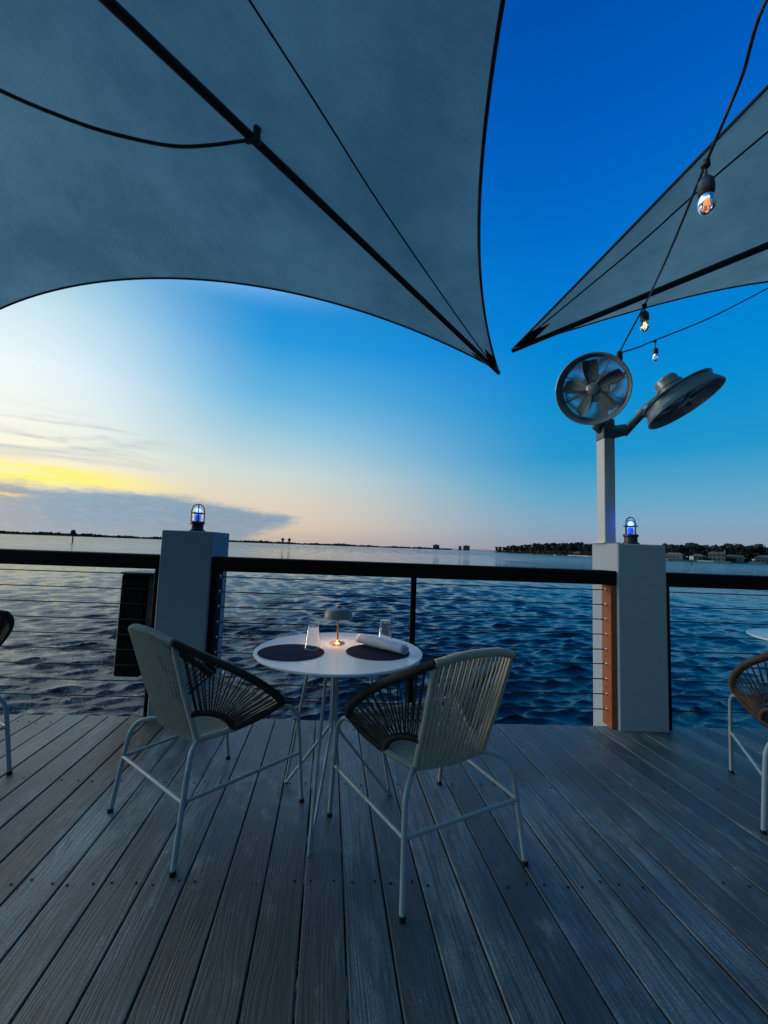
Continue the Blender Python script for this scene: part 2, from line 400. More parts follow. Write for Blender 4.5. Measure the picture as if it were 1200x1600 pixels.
# ------------------------------------------------------------------ sea
def build_water():
    na = 900
    r = np.concatenate([2.2*(80/2.2)**np.linspace(0,1,860), 80*(7000/80)**np.linspace(0,1,170)[1:]]); nr = len(r); a = np.radians(np.linspace(-88, 88, na))
    Rr, Aa = np.meshgrid(r, a, indexing='ij')
    x = Rr*np.sin(Aa); y = Rr*np.cos(Aa)-1.0; z = np.zeros_like(x)
    cell = Rr*np.where(Rr < 80, math.log(80/2.2)/860, math.log(7000/80)/169)
    rng = np.random.default_rng(5)
    dx = np.zeros_like(x); dy = np.zeros_like(x)
    for i in range(200):
        lam = .10*(7.5)**(rng.random()**1.1)
        th = math.radians(102)+rng.normal(0, .30)
        k = 2*pi/lam; sl = .034*(1 if lam < 1.1 else (1.1/lam)**1.3)*(1 if lam > .3 else 1.25)
        amp = sl/k*1.35
        ph = rng.random()*2*pi
        fade = np.clip(lam/(cell*2.6)-1.0, 0, 1)
        arg = k*(x*math.cos(th)+y*math.sin(th))+ph
        z += amp*np.cos(arg)*fade; dx -= amp*.9*math.cos(th)*np.sin(arg)*fade; dy -= amp*.9*math.sin(th)*np.sin(arg)*fade
    x = x+dx; y = y+dy
    co = np.stack([x, y, z+WATER], -1).reshape(-1, 3)
    me = bpy.data.meshes.new('water')
    i, j = np.meshgrid(np.arange(nr-1), np.arange(na-1), indexing='ij'); b = (i*na+j).ravel()
    q = np.stack([b, b+na, b+na+1, b+1], -1)
    me.vertices.add(len(co)); me.vertices.foreach_set('co', co.ravel().astype(np.float32))
    me.loops.add(q.size); me.loops.foreach_set('vertex_index', q.ravel().astype(np.int32))
    me.polygons.add(len(q)); me.polygons.foreach_set('loop_start', (np.arange(len(q))*4).astype(np.int32))
    me.polygons.foreach_set('loop_total', np.full(len(q), 4, np.int32))
    me.update(calc_edges=True); me.validate()
    me.polygons.foreach_set('use_smooth', [True]*len(me.polygons)); me.materials.append(M_water)
    if me.polygons[0].normal.z < 0: me.flip_normals()
    o = bpy.data.objects.new('water', me); col.objects.link(o); tag(o, kind='structure')
build_water()

# ------------------------------------------------------------------ deck
def build_deck():
    T0 = math.radians(.7)       # boards run very slightly off the view axis
    b = MB(); g = .0048
    for k in range(-42, 48):
        x0 = k*PITCH_B+g/2; x1 = (k+1)*PITCH_B-g/2
        dz = random.uniform(-.0012, .0012)
        ye = [2.92-.088*(x) - .0 + .02 + random.uniform(-.003, .003) for x in (x0+.065-.02, x1+.065-.02)]
        c = .0035
        vs = []
        for y in (-3.5, None):
            prof = [(x0, -.034), (x0, -c), (x0+c, 0), (x1-c, 0), (x1, -c), (x1, -.034)]
            for px, pz in prof:
                yy = y if y is not None else (ye[0]+(ye[1]-ye[0])*(px-x0)/(x1-x0))
                vs.append((px, yy, pz+dz))
        fs = [(i, i+6, i+7, i+1) for i in range(5)]+[(0, 6, 11, 5)[::-1], tuple(range(6)), tuple(range(11, 5, -1))]
        b.add(vs, fs)
    o = b.build('deck', M_wood, None, ang=20)
    o.rotation_euler = (0, 0, T0); o.location = (.104, 0, 0)
    tag(o, kind='structure')
    # screws
    s = MB()
    for t in (-.10, -.735, -1.35, -1.965):
        for k in range(-42, 48):
            for fx in (.028, PITCH_B-.028):
                if random.random() < .14: continue
                lx = k*PITCH_B+fx+random.uniform(-.008, .008); ly = O5.y-.088*lx+t*1.003+random.uniform(-.014, .014)
                s.lathe([(.0048, -.0035), (.0048, -.0006), (.003, -.0012), (0, -.0012)], 8, (lx, ly, .0018))
    s.build('deck_screws', M_blackpaint, o)
    j = MB()
    for t in (-.04, -.735, -1.35, -1.965, -2.58):
        j.box(-6, 7, t-.019, t+.019, -.23, -.037)
    jo = j.build('joists', M_deckdark, o); jo.rotation_euler = (0, 0, RAILROT-T0)
    jo.location = Matrix.Rotation(-T0, 3, 'Z') @ (O5-Vector((.104, 0, 0)))
build_deck()

# ------------------------------------------------------------------ pillars
def pillar(s0, s1, ztop, label):
    w_ = s1-s0; e = empty('pillar', L((s0+s1)/2, -.03+w_/2, 0), RAILROT, label, 'pillar', 'square stucco pillars on the dock edge')
    h = w_/2
    MB().box(-h, h, -h, h, -.30, ztop, .006).build('shaft', M_stucco, e, ang=30)
    MB().lathe([(h*.75, WATER-1.5), (h*.75, -.29)], 20).build('piling', M_deckdark, e)
    return e
pillar(-1.173, -.830, 1.243, 'square grey stucco pillar behind the left chair, caged light on top and black cabinet at its side')
pillar(1.985, 2.330, 1.267, 'square stucco pillar on the right carrying the fan post, its left face lit by sunset')

# ------------------------------------------------------------------ railings
CZ = [.934, .830, .727, .622, .518, .418, .315, .212, .109]
def railing(s0, s1, label, posts=(), end_l=None, end_r=None):
    e = empty('cable_railing', L(s0, 0, 0), RAILROT, label, 'railing', 'cable railings along the dock edge')
    ln = s1-s0
    MB().box(0, ln, -.015, .125, .975, 1.073, .006).build('top_rail', M_rail, e, ang=30)
    for z in CZ:
        MB().tube([(0, .058, z), (ln/2, .058, z-.002), (ln, .058, z)], .0038, 6).build('cable', M_steel, e)
    for p_ in posts:
        MB().box(p_-s0-.019, p_-s0+.019, .035, .073, .0, .975, .003).build('post', M_rail, e)
    for side, m_ in ((0, end_l), (1, end_r)):
        if m_ is None: continue
        x0, x1 = (.0005, .038) if side == 0 else (ln-.038, ln-.0005)
        po = MB().box(x0, x1, -.004, .114, 0.001, .974, .003).build('end_post', m_, e)
        for z in CZ:
            xx = x1 if side == 0 else x0; sg = 1 if side == 0 else -1
            T = lambda v, xx=xx, sg=sg, z=z: (xx+sg*v[2], .058+v[0], z+v[1])
            MB().lathe([(.0125, 0), (.0125, .003), (.008, .0035), (.0065, .009), (.003, .010), (.003, .022)], 14, T=T).build('cable_fitting', M_fitting, po)
        if side == 1:
            for k, z in enumerate((.47, .26)):
                T = lambda v, xx=x0, z=z: (xx-v[2], .062+v[0], z+v[1])
                MB().lathe([(.006, 0), (.006, .002), (0, .003)], 10, T=T).build('screw', M_steel, po)
    return e
railing(-5.6, -1.174, 'black railing with thin steel cables left of the left pillar', posts=(-3.4,), end_r=M_rail)
railing(-.829, 1.984, 'black railing with thin steel cables and a slim post between the two pillars', posts=(.565,), end_l=M_rail, end_r=M_orange)
railing(2.331, 6.2, 'black railing with thin steel cables right of the right pillar', posts=(4.3,), end_l=M_rail)

# black cabinet outside the railing at the left pillar
cb = empty('cabinet', L(-1.36, .27, .205), RAILROT, 'tall black cabinet hung outside the railing cables against the left pillar', 'cabinet')
MB().box(-.165, .019, -.12, .12, 0, .715, .012).build('housing', M_blackpaint, cb, ang=30)
MB().box(.020, .110, -.10, .10, .01, .705, .006).build('side_panel', M_grey, cb, ang=30)
MB().box(-.17, .114, -.125, .125, .716, .732, .005).build('lid', M_grey, cb, ang=30)

# ------------------------------------------------------------------ caged lights on the pillars
def caged_light(loc, rz, label, power):
    e = empty('caged_light', loc, rz, label, 'light', 'caged blue lights on the pillars')
    MB().lathe([(.056,0),(.056,.010),(.044,.014),(.042,.050),(.050,.056),(.050,.070),(.040,.074),(.036,.074)], 28).build('base', M_bronze, e)
    MB().lathe([(.033,.072),(.035,.12),(.033,.145),(.026,.165),(.014,.176),(0,.179),(0,.1765),(.013,.1735),(.0245,.163),(.031,.144),(.033,.12),(.031,.072)], 24, caps=False).build('glass_dome', M_glass, e)
    cg = MB()
    for a in (0, pi/2):
        pth = [(.043*cos(a)*c_, .043*sin(a)*c_, z) for c_, z in ((1,.065),(1,.10),(1,.14),(.93,.163),(.72,.183),(.38,.194),(0,.197),(-.38,.194),(-.72,.183),(-.93,.163),(-1,.14),(-1,.10),(-1,.065))]
        cg.tube(pth, .0038, 6)
    cg.tube([(.045*cos(a), .045*sin(a), .132) for a in np.linspace(0, 2*pi, 25)[:-1]], .0038, 6, closed=True)
    cg.build('cage', M_bronze, e)
    MB().lathe([(.008,.074),(.018,.082),(.020,.105),(.014,.120),(0,.124)], 16).build('bulb', M_blue, e)
    ld = bpy.data.lights.new('lamp_glow', 'POINT'); ld.energy = power; ld.color = (.03,.10,1); ld.shadow_soft_size = .02
    lo = bpy.data.objects.new('lamp_glow', ld); col.objects.link(lo); lo.parent = e; lo.location = (0, 0, .15)
caged_light(L(-1.0, .12, 1.243), .35, 'caged bronze light with blue bulb on top of the left pillar', .12)
caged_light(L(2.145, .075, 1.267), .1, 'caged bronze light with blue bulb on the right pillar beside the fan post', 2.6)

# ------------------------------------------------------------------ fan post with two fans
fp = empty('fan_post', L(2.035, .20, 1.267), RAILROT, 'pale square metal post on the right pillar, carrying two fans', 'post')
MB().box(-.042, .042, -.055, .055, .0, .83, .004).build('shaft', M_post, fp, ang=30)
MB().box(-.065, .065, -.08, .08, .0, .012, .003).build('base_plate', M_post, fp, ang=30)
MB().box(-.047, .047, -.06, .06, .80, .90, .006).build('cap', M_fandark, fp, ang=30)
def Wd(a, b, c): return (cr*a+cu*b+fw*c)      # a direction measured from the photo, stored as a plain world vector
RI = Matrix.Rotation(A5, 3, 'Z')
fpl = L(2.035, .20, 1.267)
def fploc(p_): return RI @ (Vector(p_)-fpl)
def make_fan(center, axis, up, R, label, motor_m, spin=0.0, blade_n=5):
    # local frame: z = blowing direction
    z = Vector(axis).normalized(); x = Vector(up).cross(z).normalized(); y = z.cross(x)
    Mx = Matrix((x, y, z)).transposed().to_4x4(); Mx.translation = Vector(center)
    e = bpy.data.objects.new('fan', None); e.empty_display_size = .1; col.objects.link(e); e.matrix_world = Mx
    tag(e, label, 'fan', 'outdoor fans on the post')
    D = R*.54
    # flared drum: outer lip at z=0, narrower waist, back rim
    MB().lathe([(R,.0),(R*1.0,-.006),(R*.955,-.035),(R*.90,-.06),(R*.885,-D*.62),(R*.93,-D*.66),(R*.93,-D*.72),(R*.875,-D*.72),(R*.87,-.06),(R*.93,-.03),(R*.975,0)], 64, close=True).build('drum', M_fan, e, ang=50)
    MB().tube([(R*.99*cos(a), R*.99*sin(a), .001) for a in np.linspace(0,2*pi,65)[:-1]], .006, 8, closed=True).build('front_rim', M_fan, e)
    def guard(zc, dome, n_r, n_s, rr):
        g = MB()
        for i in range(1, n_r+1):
            q = R*(.19+(rr-.19)*i/n_r); zz_ = zc+dome*(1-(q/(R*rr))**2)
            g.tube([(q*cos(a), q*sin(a), zz_) for a in np.linspace(0,2*pi,49)[:-1]], .0019, 4, closed=True)
        for k in range(n_s):
            a = 2*pi*k/n_s+.2; g.tube([(q*cos(a), q*sin(a), zc+dome*(1-(q/(R*rr))**2)-.0022) for q in np.linspace(R*.17, R*rr, 7)], .0026, 5)
        return g
    guard(-.055, .03, 21, 8, .87).build('front_guard', M_guard, e)
    guard(-D*.70, -.035, 21, 8, .875).build('rear_guard', M_fan, e)
    MB().lathe([(0,.006),(R*.15,.004),(R*.19,-.004),(R*.19,-.022),(0,-.022)], 32, c=(0,0,-.022)).build('hub', M_fan, e)
    bl = MB(); nn = 7
    for k in range(blade_n):
        a0 = spin+2*pi*k/blade_n; vs = []; fs = []
        for i in range(nn):
            q = R*(.16+.66*i/(nn-1)); wd = .46+.40*sin(pi*min(1,(i+1)/nn)*.85)
            for j in range(6):
                u_ = j/5-.5; a = a0+u_*wd*1.25/(0.7+1.3*i/(nn-1)+.2)
                zc = -D*.38+u_*.075
                vs.append((q*cos(a), q*sin(a), zc))
        m_ = len(vs)
        vs += [(v[0], v[1], v[2]-.003) for v in vs]
        for i in range(nn-1):
            for j in range(5):
                q0 = i*6+j; fs.append((q0, q0+1, q0+7, q0+6)); fs.append((m_+q0, m_+q0+6, m_+q0+7, m_+q0+1))
        bl.add(vs, fs)
    bl.lathe([(0,-D*.25),(R*.16,-D*.25),(R*.17,-D*.48),(0,-D*.48)], 28)
    bl.build('blades', M_blade, e)
    MB().lathe([(R*.40,-D*.74),(R*.40,-D*.84),(R*.335,-D*.86),(R*.33,-D*1.20),(R*.345,-D*1.21),(R*.345,-D*1.27),(R*.31,-D*1.28),(R*.30,-D*1.62),(R*.26,-D*1.72),(R*.15,-D*1.75),(0,-D*1.75)], 32).build('motor', motor_m, e, ang=30)
    for k in range(4):                      # straps from the drum to the motor mount
        a = .3+k*pi/2
        MB().tube([(R*.93*cos(a), R*.93*sin(a), -D*.69), (R*.28*cos(a), R*.28*sin(a), -D*.80)], .008, 6).build('mounting_strap', M_fan, e)
    return e
f1c = Vector((1.715, 2.607, 2.318)); f1a = Wd(-.80, -.42, -1)
make_fan(f1c, f1a, (0,0,1), .240, 'round grey drum fan on the left of the post, its grille facing the deck', M_fandark, .35)
f2c = Vector((0,0,1.18)) + (fw*650 + cr*(1077-600) - cu*(632-800))*(2.97/650)
f2c = Vector((2.4404, 2.6249, 2.2735))
f2a = Wd(.397, -.843, -.36)
make_fan(f2c, f2a, (0,0,1), .262, 'round grey drum fan on the right of the post, tilted downward with its motor up', M_fan, .1)
# bracket arms
ba = MB()
P0 = fploc(L(2.035, .20, 2.14)); 
ba.box(-.05, .05, -.05, .05, .86, .96, .01)
f1b = f1c - f1a.normalized()*.20
ba.tube([P0, fploc(L(1.97, .20, 2.17)), fploc(f1b+Vector((.09,.05,-.13))), fploc(f1b)], [.045,.040,.03,.025], 12)
f2b = f2c - f2a.normalized()*.17
ba.tube([P0, fploc(L(2.10, .17, 2.13)), fploc(L(2.16, .14, 2.14))], [.05,.05,.045], 12)
ba.tube([fploc(L(2.14, .14, 2.11)), fploc(L(2.26, .10, 2.255)), fploc(L(2.285, .09, 2.30))], [.033,.030,.028], 12)
ba.tube([fploc(L(2.285, .09, 2.30)), fploc(f2b)], [.028,.026], 10)
ba.build('bracket', M_fandark, fp)
MB().tube([fploc(L(2.275, .03, 2.288)), fploc(L(2.275, .17, 2.288))], .022, 14).build('pivot_bolt', M_fan, fp)

# ------------------------------------------------------------------ shade sails on umbrella frames
def edge_curve(A, B, O, sag, up, sk, t):
    Mm = (A+B)/2; d = O-Mm; d.z = 0; d.normalize(); w_ = 4*t*(1-t)*(1+sk*(.5-t)*2)
    return A*(1-t)+B*t+(d*sag+Vector((0,0,up)))*w_
def sail(O, corners, edges, ribs_r, seams, label):
    e = empty('shade_sail', (O.x, O.y, 0), 0, label, 'shade sail', 'large grey shade sails overhead')
    loc = Vector((O.x, O.y, 0)); k_ = len(corners); NU, NV = 40, 26
    def S(i, u, v): return O+(edge_curve(corners[i], corners[(i+1) % k_], O, *edges[i], u)-O)*v - loc
    vs = []; fs = []; uvs = []
    for i in range(k_):
        b0 = len(vs)
        for a in range(NU+1):
            for b in range(NV+1):
                v_ = .03+.97*b/NV; q = S(i, a/NU, v_)
                vs.append(q); uvs.append((a/NU, v_))
        for a in range(NU):
            for b in range(NV):
                q = b0+a*(NV+1)+b; fs.append((q, q+1, q+NV+2, q+NV+1))
    mb = MB(); mb.add(vs, fs); o = mb.build('canopy', M_fabric, e, ang=180)
    ul = o.data.uv_layers.new(name='UVMap')
    for lp in o.data.loops: ul.data[lp.index].uv = uvs[lp.vertex_index]
    for i in range(k_):
        MB().tube([S(i, a/60, 1.0) for a in range(61)], .008, 6).build('edge_binding', M_binding, e)
        A = corners[i]-loc; Oo = O-loc; d = (A-Oo)
        rb = MB().tube([Oo+Vector((0,0,-.05)), A+Vector((0,0,-.018))+d.normalized()*.015], [ribs_r, ribs_r*.72], 12).build('rib', M_rib, e)
        # corner pocket: a dark reinforced patch
        pm = MB(); pv = []
        j = (i-1) % k_
        for sgn, (ii, fu) in enumerate(((i, lambda t: t), (j, lambda t: 1-t))):
            g0 = len(pv)
            for a in range(5):
                for b in range(4):
                    v_ = 1-.04*b/3; pv.append(S(ii, fu(.035*a/4), v_)+Vector((0,0,-.006)))
            pm.add(pv[g0:], [(a*4+b, a*4+b+1, a*4+b+5, a*4+b+4) for a in range(4) for b in range(3)])
        pm.build('corner_patch', M_binding, e)
    for (i, pts) in seams:
        path = []
        for a in range(len(pts)-1):
            for b in range(10):
                t = b/10; path.append(S(i, pts[a][0]*(1-t)+pts[a+1][0]*t, pts[a][1]*(1-t)+pts[a+1][1]*t)+Vector((0,0,-.004)))
        path.append(S(i, *pts[-1])+Vector((0,0,-.004)))
        path = [sum((path[max(0,min(len(path)-1,q+d_))] for d_ in range(-4,5)), Vector())/9 for q in range(len(path))]
        MB().tube(path, .0045, 6).build('seam', M_binding, e)
    MB().tube([(0,0,0), (0,0,O.z+.08)], .055, 20).build('mast', M_rib, e)
    return e
O1 = Vector((-1.472, 1.140, 3.386)); A1 = Vector((1.26, 3.163, 2.657)); h1 = A1-O1
c1 = [A1, O1+Vector((-h1.y, h1.x, h1.z)), O1+Vector((-h1.x, -h1.y, h1.z)), O1+Vector((h1.y, -h1.x, h1.z))]
sail(O1, c1, [(.554,.374,-.046), (.5,.3,0), (.5,.3,0), (.51,.223,-.055)], .024,
     [(3, [(1,1), (.975,.91), (.84,.705), (.74,.615), (.655,.535), (.5,.42)]), (1, [(0,1), (.1,.8), (.3,.6), (.5,.42)])],
     'huge blue-grey shade sail filling the upper left of the sky, taut to a corner')
O2 = Vector((3.864, .635, 3.374)); D2 = Vector((1.226, 2.78, 2.657)); h2 = D2-O2
c2 = [D2, O2+Vector((-h2.y, h2.x, h2.z)), O2+Vector((-h2.x, -h2.y, h2.z)), O2+Vector((h2.y, -h2.x, h2.z))]
sail(O2, c2, [(.470,.715,-.59), (.5,.3,0), (.5,.3,0), (.449,.677,.344)], .024,
     [(0, [(0,1), (.08,.965), (.145,.935), (.21,.925), (.26,.905), (.5,.80)])],
     'dark shade sail at the right edge of the picture, pointing left behind the bulbs')

# ------------------------------------------------------------------ string lights
def pxray(p_): return Vector(p_)
cordA = spline([(1.30,.55,2.80), (1.118,.849,2.744), (1.19,1.05,2.665), (1.266,1.248,2.601), (1.56,1.76,2.655), (1.853,2.278,2.753-.01), (1.90,2.47,2.675), (1.939,2.634,2.61)], 8)
tag(MB().tube(cordA, .0052, 8).build('bulb_cable', M_rubber), 'black cord of the bulbs running down from the upper right to the fan', 'cord', 'black cords strung overhead')
cordB = spline([(1.939,2.634,2.61), (2.195,2.769,2.745), (2.451,2.904,2.894), (3.0,2.96,3.17), (3.621,3.017,3.535), (4.3,3.1,3.95)], 8)
tag(MB().tube(cordB, .0055, 8).build('bulb_cable', M_rubber), 'thin black cord rising rightward from the fan below the right sail', 'cord', 'black cords strung overhead')
cordC = spline([(-1.592, 1.504, 2.884), (-1.357, 1.629, 2.876), (-1.188, 1.672, 2.854), (-1.024, 1.723, 2.858), (-0.801, 1.767, 2.878), (-0.658, 1.805, 2.938), (-0.463, 1.845, 3.041)], 8)
tag(MB().tube(cordC, .0075, 8).build('bulb_cable', M_rubber), 'black cord sagging under the left sail from its rib', 'cord', 'black cords strung overhead')
tag(MB().tube([(-.45,1.86,3.12), (-.45,1.862,3.04)], .018, 10).tube([(-.50,1.87,3.055), (-.43,1.855,3.05)], .013, 8).build('cord_clip', M_rubber), 'small black clip tying the sagging cord to the left sail rib', 'clip')
def bulb(loc, label, fil, sc_=1.0, drop=.05, lean=(0,0)):
    e = empty('light_bulb', loc, 0, label, 'light bulb', 'string light bulbs'); s = sc_
    e.rotation_euler = (lean[0], lean[1], 0)
    MB().tube([(0,0,.004), (0,0,-drop)], .0045*s, 8).lathe([(.006*s,.012*s),(.013*s,.006*s),(.013*s,-.010*s),(.006*s,-.018*s)], 12).build('drop_cord', M_rubber, e)
    z0 = -drop
    MB().lathe([(.006*s,z0),(.013*s,z0-.006*s),(.020*s,z0-.016*s),(.022*s,z0-.024*s),(.022*s,z0-.052*s),(.0195*s,z0-.060*s),(0,z0-.060*s)], 20).build('socket', M_rubber, e)
    g0 = z0-.060*s
    MB().lathe([(.014*s,g0+.004*s),(.018*s,g0-.006*s),(.0235*s,g0-.022*s),(.0245*s,g0-.034*s),(.021*s,g0-.050*s),(.012*s,g0-.060*s),(.004*s,g0-.064*s),(0,g0-.0645*s)]+
               [(.0035*s,g0-.0630*s),(.0112*s,g0-.0590*s),(.020*s,g0-.0495*s),(.0233*s,g0-.034*s),(.0223*s,g0-.022*s),(.0168*s,g0-.006*s),(.0128*s,g0+.004*s)], 24, caps=False).build('glass', M_glass, e)
    fm = MB()
    for a in range(4):
        t = a*pi/2+.4
        fm.tube([(.004*s*cos(t), .004*s*sin(t), g0-.004*s), (.009*s*cos(t), .009*s*sin(t), g0-.040*s)], .0014*s, 5)
    fm.build('filament', fil, e)
    MB().lathe([(.007*s,g0),(.007*s,g0-.010*s),(.003*s,g0-.016*s),(.003*s,g0-.030*s),(0,g0-.032*s)], 10).build('stem', M_redfil if fil is M_redfil else M_glass, e)
    return e
bulb((1.262,1.246,2.598), 'nearest string light bulb, faint red glow at its black socket', M_redfil, 1.18, .050)
bulb((1.851,2.276,2.742), 'string light bulb with lit yellow filament just under the right sail', M_filament, 1.1, .035)
bulb((2.449,2.903,2.888), 'small unlit string light bulb hanging from the rising cord above the right fan', M_glass, .9, .055)
tag(MB().lathe([(.012,.03),(.020,.02),(.022,-.03),(.016,-.05),(0,-.052)], 16, c=(1.945,2.637,2.60)).build('cord_plug', M_rubber), 'black plug where both cords meet on top of the left fan', 'plug')

# ------------------------------------------------------------------ chairs
def wraptube(path, r, pitch=.006, n=10, amp=.07):
    """tube wrapped with cord: the radius swells with every turn"""
    P = [Vector(q) for q in path]; tot = sum((P[i+1]-P[i]).length for i in range(len(P)-1))
    k = max(8, int(tot/pitch*2)); pts = [along(P, i/k) for i in range(k+1)]
    return MB().tube(pts, [r*(1+(amp if i % 2 else -amp)) for i in range(k+1)], n)
def make_chair(name, light, dark, label, group, loc, rz, dark_frac=.0):
    e = empty(name, loc, rz, label, 'chair', group)
    V = Vector
    BB = {s: V((s*.158, -.168, .385)) for s in (-1, 1)}
    BT = {s: V((s*.178, -.305, .790)) for s in (-1, 1)}
    AR = {s: V((s*.287, .150, .475)) for s in (-1, 1)}
    topc = spline([BT[-1], V((-.09,-.330,.812)), V((0,-.338,.818)), V((.09,-.330,.812)), BT[1]], 8)
    arm = {s: spline([BT[s], V((s*.232,-.232,.745)), V((s*.283,-.110,.675)), V((s*.305,.010,.595)), V((s*.305,.100,.525)), AR[s]], 8) for s in (-1, 1)}
    front = spline([AR[-1], V((-.24,.185,.455)), V((-.12,.205,.443)), V((0,.212,.440)), V((.12,.205,.443)), V((.24,.185,.455)), AR[1]], 6)
    bot = [BB[-1].lerp(BB[1], i/12)+V((0, -.012*sin(pi*i/12), -.004*sin(pi*i/12))) for i in range(13)]
    srail = {s: spline([BB[s], BB[s].lerp(AR[s], .35)+V((s*.012,.0,-.012)), BB[s].lerp(AR[s], .7)+V((s*.012,0,-.012)), AR[s]], 8) for s in (-1, 1)}
    # white tubular frame
    for s in (-1, 1):
        MB().tube(spline([V((s*.262,.105,.452)), V((s*.277,.150,.453)), V((s*.288,.195,.446)), V((s*.294,.228,.415)), V((s*.296,.246,.36)), V((s*.295,.290,.006))], 6), .0096, 12).build('leg', M_whitemetal, e)
        MB().tube(spline([V((s*.150,-.150,.380)), V((s*.185,-.190,.382)), V((s*.222,-.225,.368)), V((s*.243,-.243,.332)), V((s*.251,-.254,.28)), V((s*.272,-.290,.006))], 6), .0100, 12).build('leg', M_whitemetal, e)
        MB().tube([V((s*.2935,.262,.225)), V((s*.2565,-.263,.225))], .0072, 10).build('stretcher', M_whitemetal, e)
        MB().tube([V((s*.262,.105,.452)), V((s*.20,-.05,.398)), V((s*.150,-.150,.380))], .009, 10).build('under_rail', M_whitemetal, e)
        for fx, fy in ((.295,.290), (.272,-.290)):
            MB().lathe([(.0125,0),(.0125,.012),(.0118,.016)], 12, c=(s*fx, fy, 0)).build('foot_cap', M_rubber, e)
    MB().tube([V((-.2565,-.263,.225)), V((.2565,-.263,.225))], .0075, 10).build('stretcher', M_whitemetal, e)
    # backrest: wrapped frame + two layers of vertical cord
    b = wraptube(topc, .0150)
    b2 = wraptube(bot, .0120); b.add(b2.v, b2.f)
    for s in (-1, 1):
        q = wraptube([BB[s], BB[s].lerp(BT[s], .5)+V((0,-.004,0)), BT[s]], .0110); b.add(q.v, q.f)
    n = 15
    for layer, (oy, sh) in enumerate(((-.013, 0), (.012, .5))):
        for i in range(n):
            t = (i+.5+sh*.9)/(n+.4); lo = along(bot, t)+V((0, oy*.8, 0)); hi = along(topc, min(1, max(0, t)))+V((0, oy, 0))
            m_ = lo.lerp(hi, .5)+V((random.uniform(-.0035,.0035), -.004 if layer == 0 else .004, 0))
            b.tube([lo, m_, hi], .0036, 6, caps=False)
    b.build('backrest', light, e)
    # seat: two crossing layers of cord from front edge to back-bottom
    st_ = wraptube(front, .0125)
    n = 25
    for layer in (0, 1):
        for i in range(n):
            t = (i+.5)/n; d_ = (.045 if layer else -.045)
            lo = along(bot, min(1, max(0, t+d_))); hi = along(front, t)
            z_ = .006 if layer else -.006
            m_ = lo.lerp(hi, .5)+V((0,0,-.018+z_))
            st_.tube([lo+V((0,0,z_)), lo.lerp(hi,.25)+V((0,0,-.013+z_)), m_, lo.lerp(hi,.75)+V((0,0,-.013+z_)), hi+V((0,0,z_))], .0036, 6, caps=False)
    for s in (-1, 1):
        k = len(srail[s]); q = wraptube(srail[s][:int(k*.42)], .0125); st_.add(q.v, q.f)
    st_.build('seat', light, e)
    # dark side fans
    for s in (-1, 1):
        a_ = wraptube(arm[s], .0160); a_.build('armrest', dark, e)
        k = len(srail[s]); f_ = wraptube(srail[s][int(k*.38):], .0125)
        vb = (BT[s]-BB[s])*.27; vs_ = (along(srail[s], .36)-BB[s])
        arc = [BB[s]+vb*cos(a)+vs_*sin(a)+V((s*.006*sin(2*a),0,0)) for a in np.linspace(0, pi/2, 14)]
        q = wraptube(arc, .0125); f_.add(q.v, q.f)
        nc = 14
        for i in range(nc):
            t = (i+.6)/nc; hi = along(arm[s], .04+.95*t); lo = along(arc, .05+.93*t**.9)
            for dd in (-.018, .018):
                h2_ = along(arm[s], min(.995, max(.02, .04+.95*t+dd)))
                f_.tube([lo+V((s*(.006 if dd > 0 else -.006),0,0)), lo.lerp(h2_, .5)+V((s*random.uniform(-.002,.002),0,random.uniform(-.002,.002))), h2_+V((s*(-.008 if dd > 0 else .008),0,0))], .0029, 6, caps=False)
        f_.build('side_weave', dark, e)
    return e
CH = 'woven cord armchairs around the tables'
make_chair('woven_armchair', M_cream, M_black, 'cream cord armchair left of the table with dark sides, its back to the left pillar', CH, (-.510, 2.040, 0), radians(-43.65))
make_chair('woven_armchair', M_cream, M_black, 'cream cord armchair right of the table, seen from behind, with dark arms', CH, (.414, 1.776, 0), radians(21.65))
fr = Vector((.36, .46, 0)).normalized(); rt = Vector((fr.y, -fr.x, 0))
mid_l = Vector(((2.281+1.919)/2, (2.163+1.705)/2, 0)); oR = mid_l + rt*.284 + Vector((-.02, .01, 0))
make_chair('woven_armchair', M_brown, M_brown, 'dark brown woven armchair cut off by the right edge of the picture, white legs', CH, oR, atan2(-fr.x, fr.y))
aL = radians(58); oL = Vector((-1.57, 2.347, 0)) - Vector((cos(aL), sin(aL), 0))*.27 + Vector((-sin(aL), cos(aL), 0))*.288 + Vector((.03, 0, 0))
make_chair('woven_armchair', M_black, M_black, 'black woven armchair cut off by the left edge of the picture', CH, oL, aL)

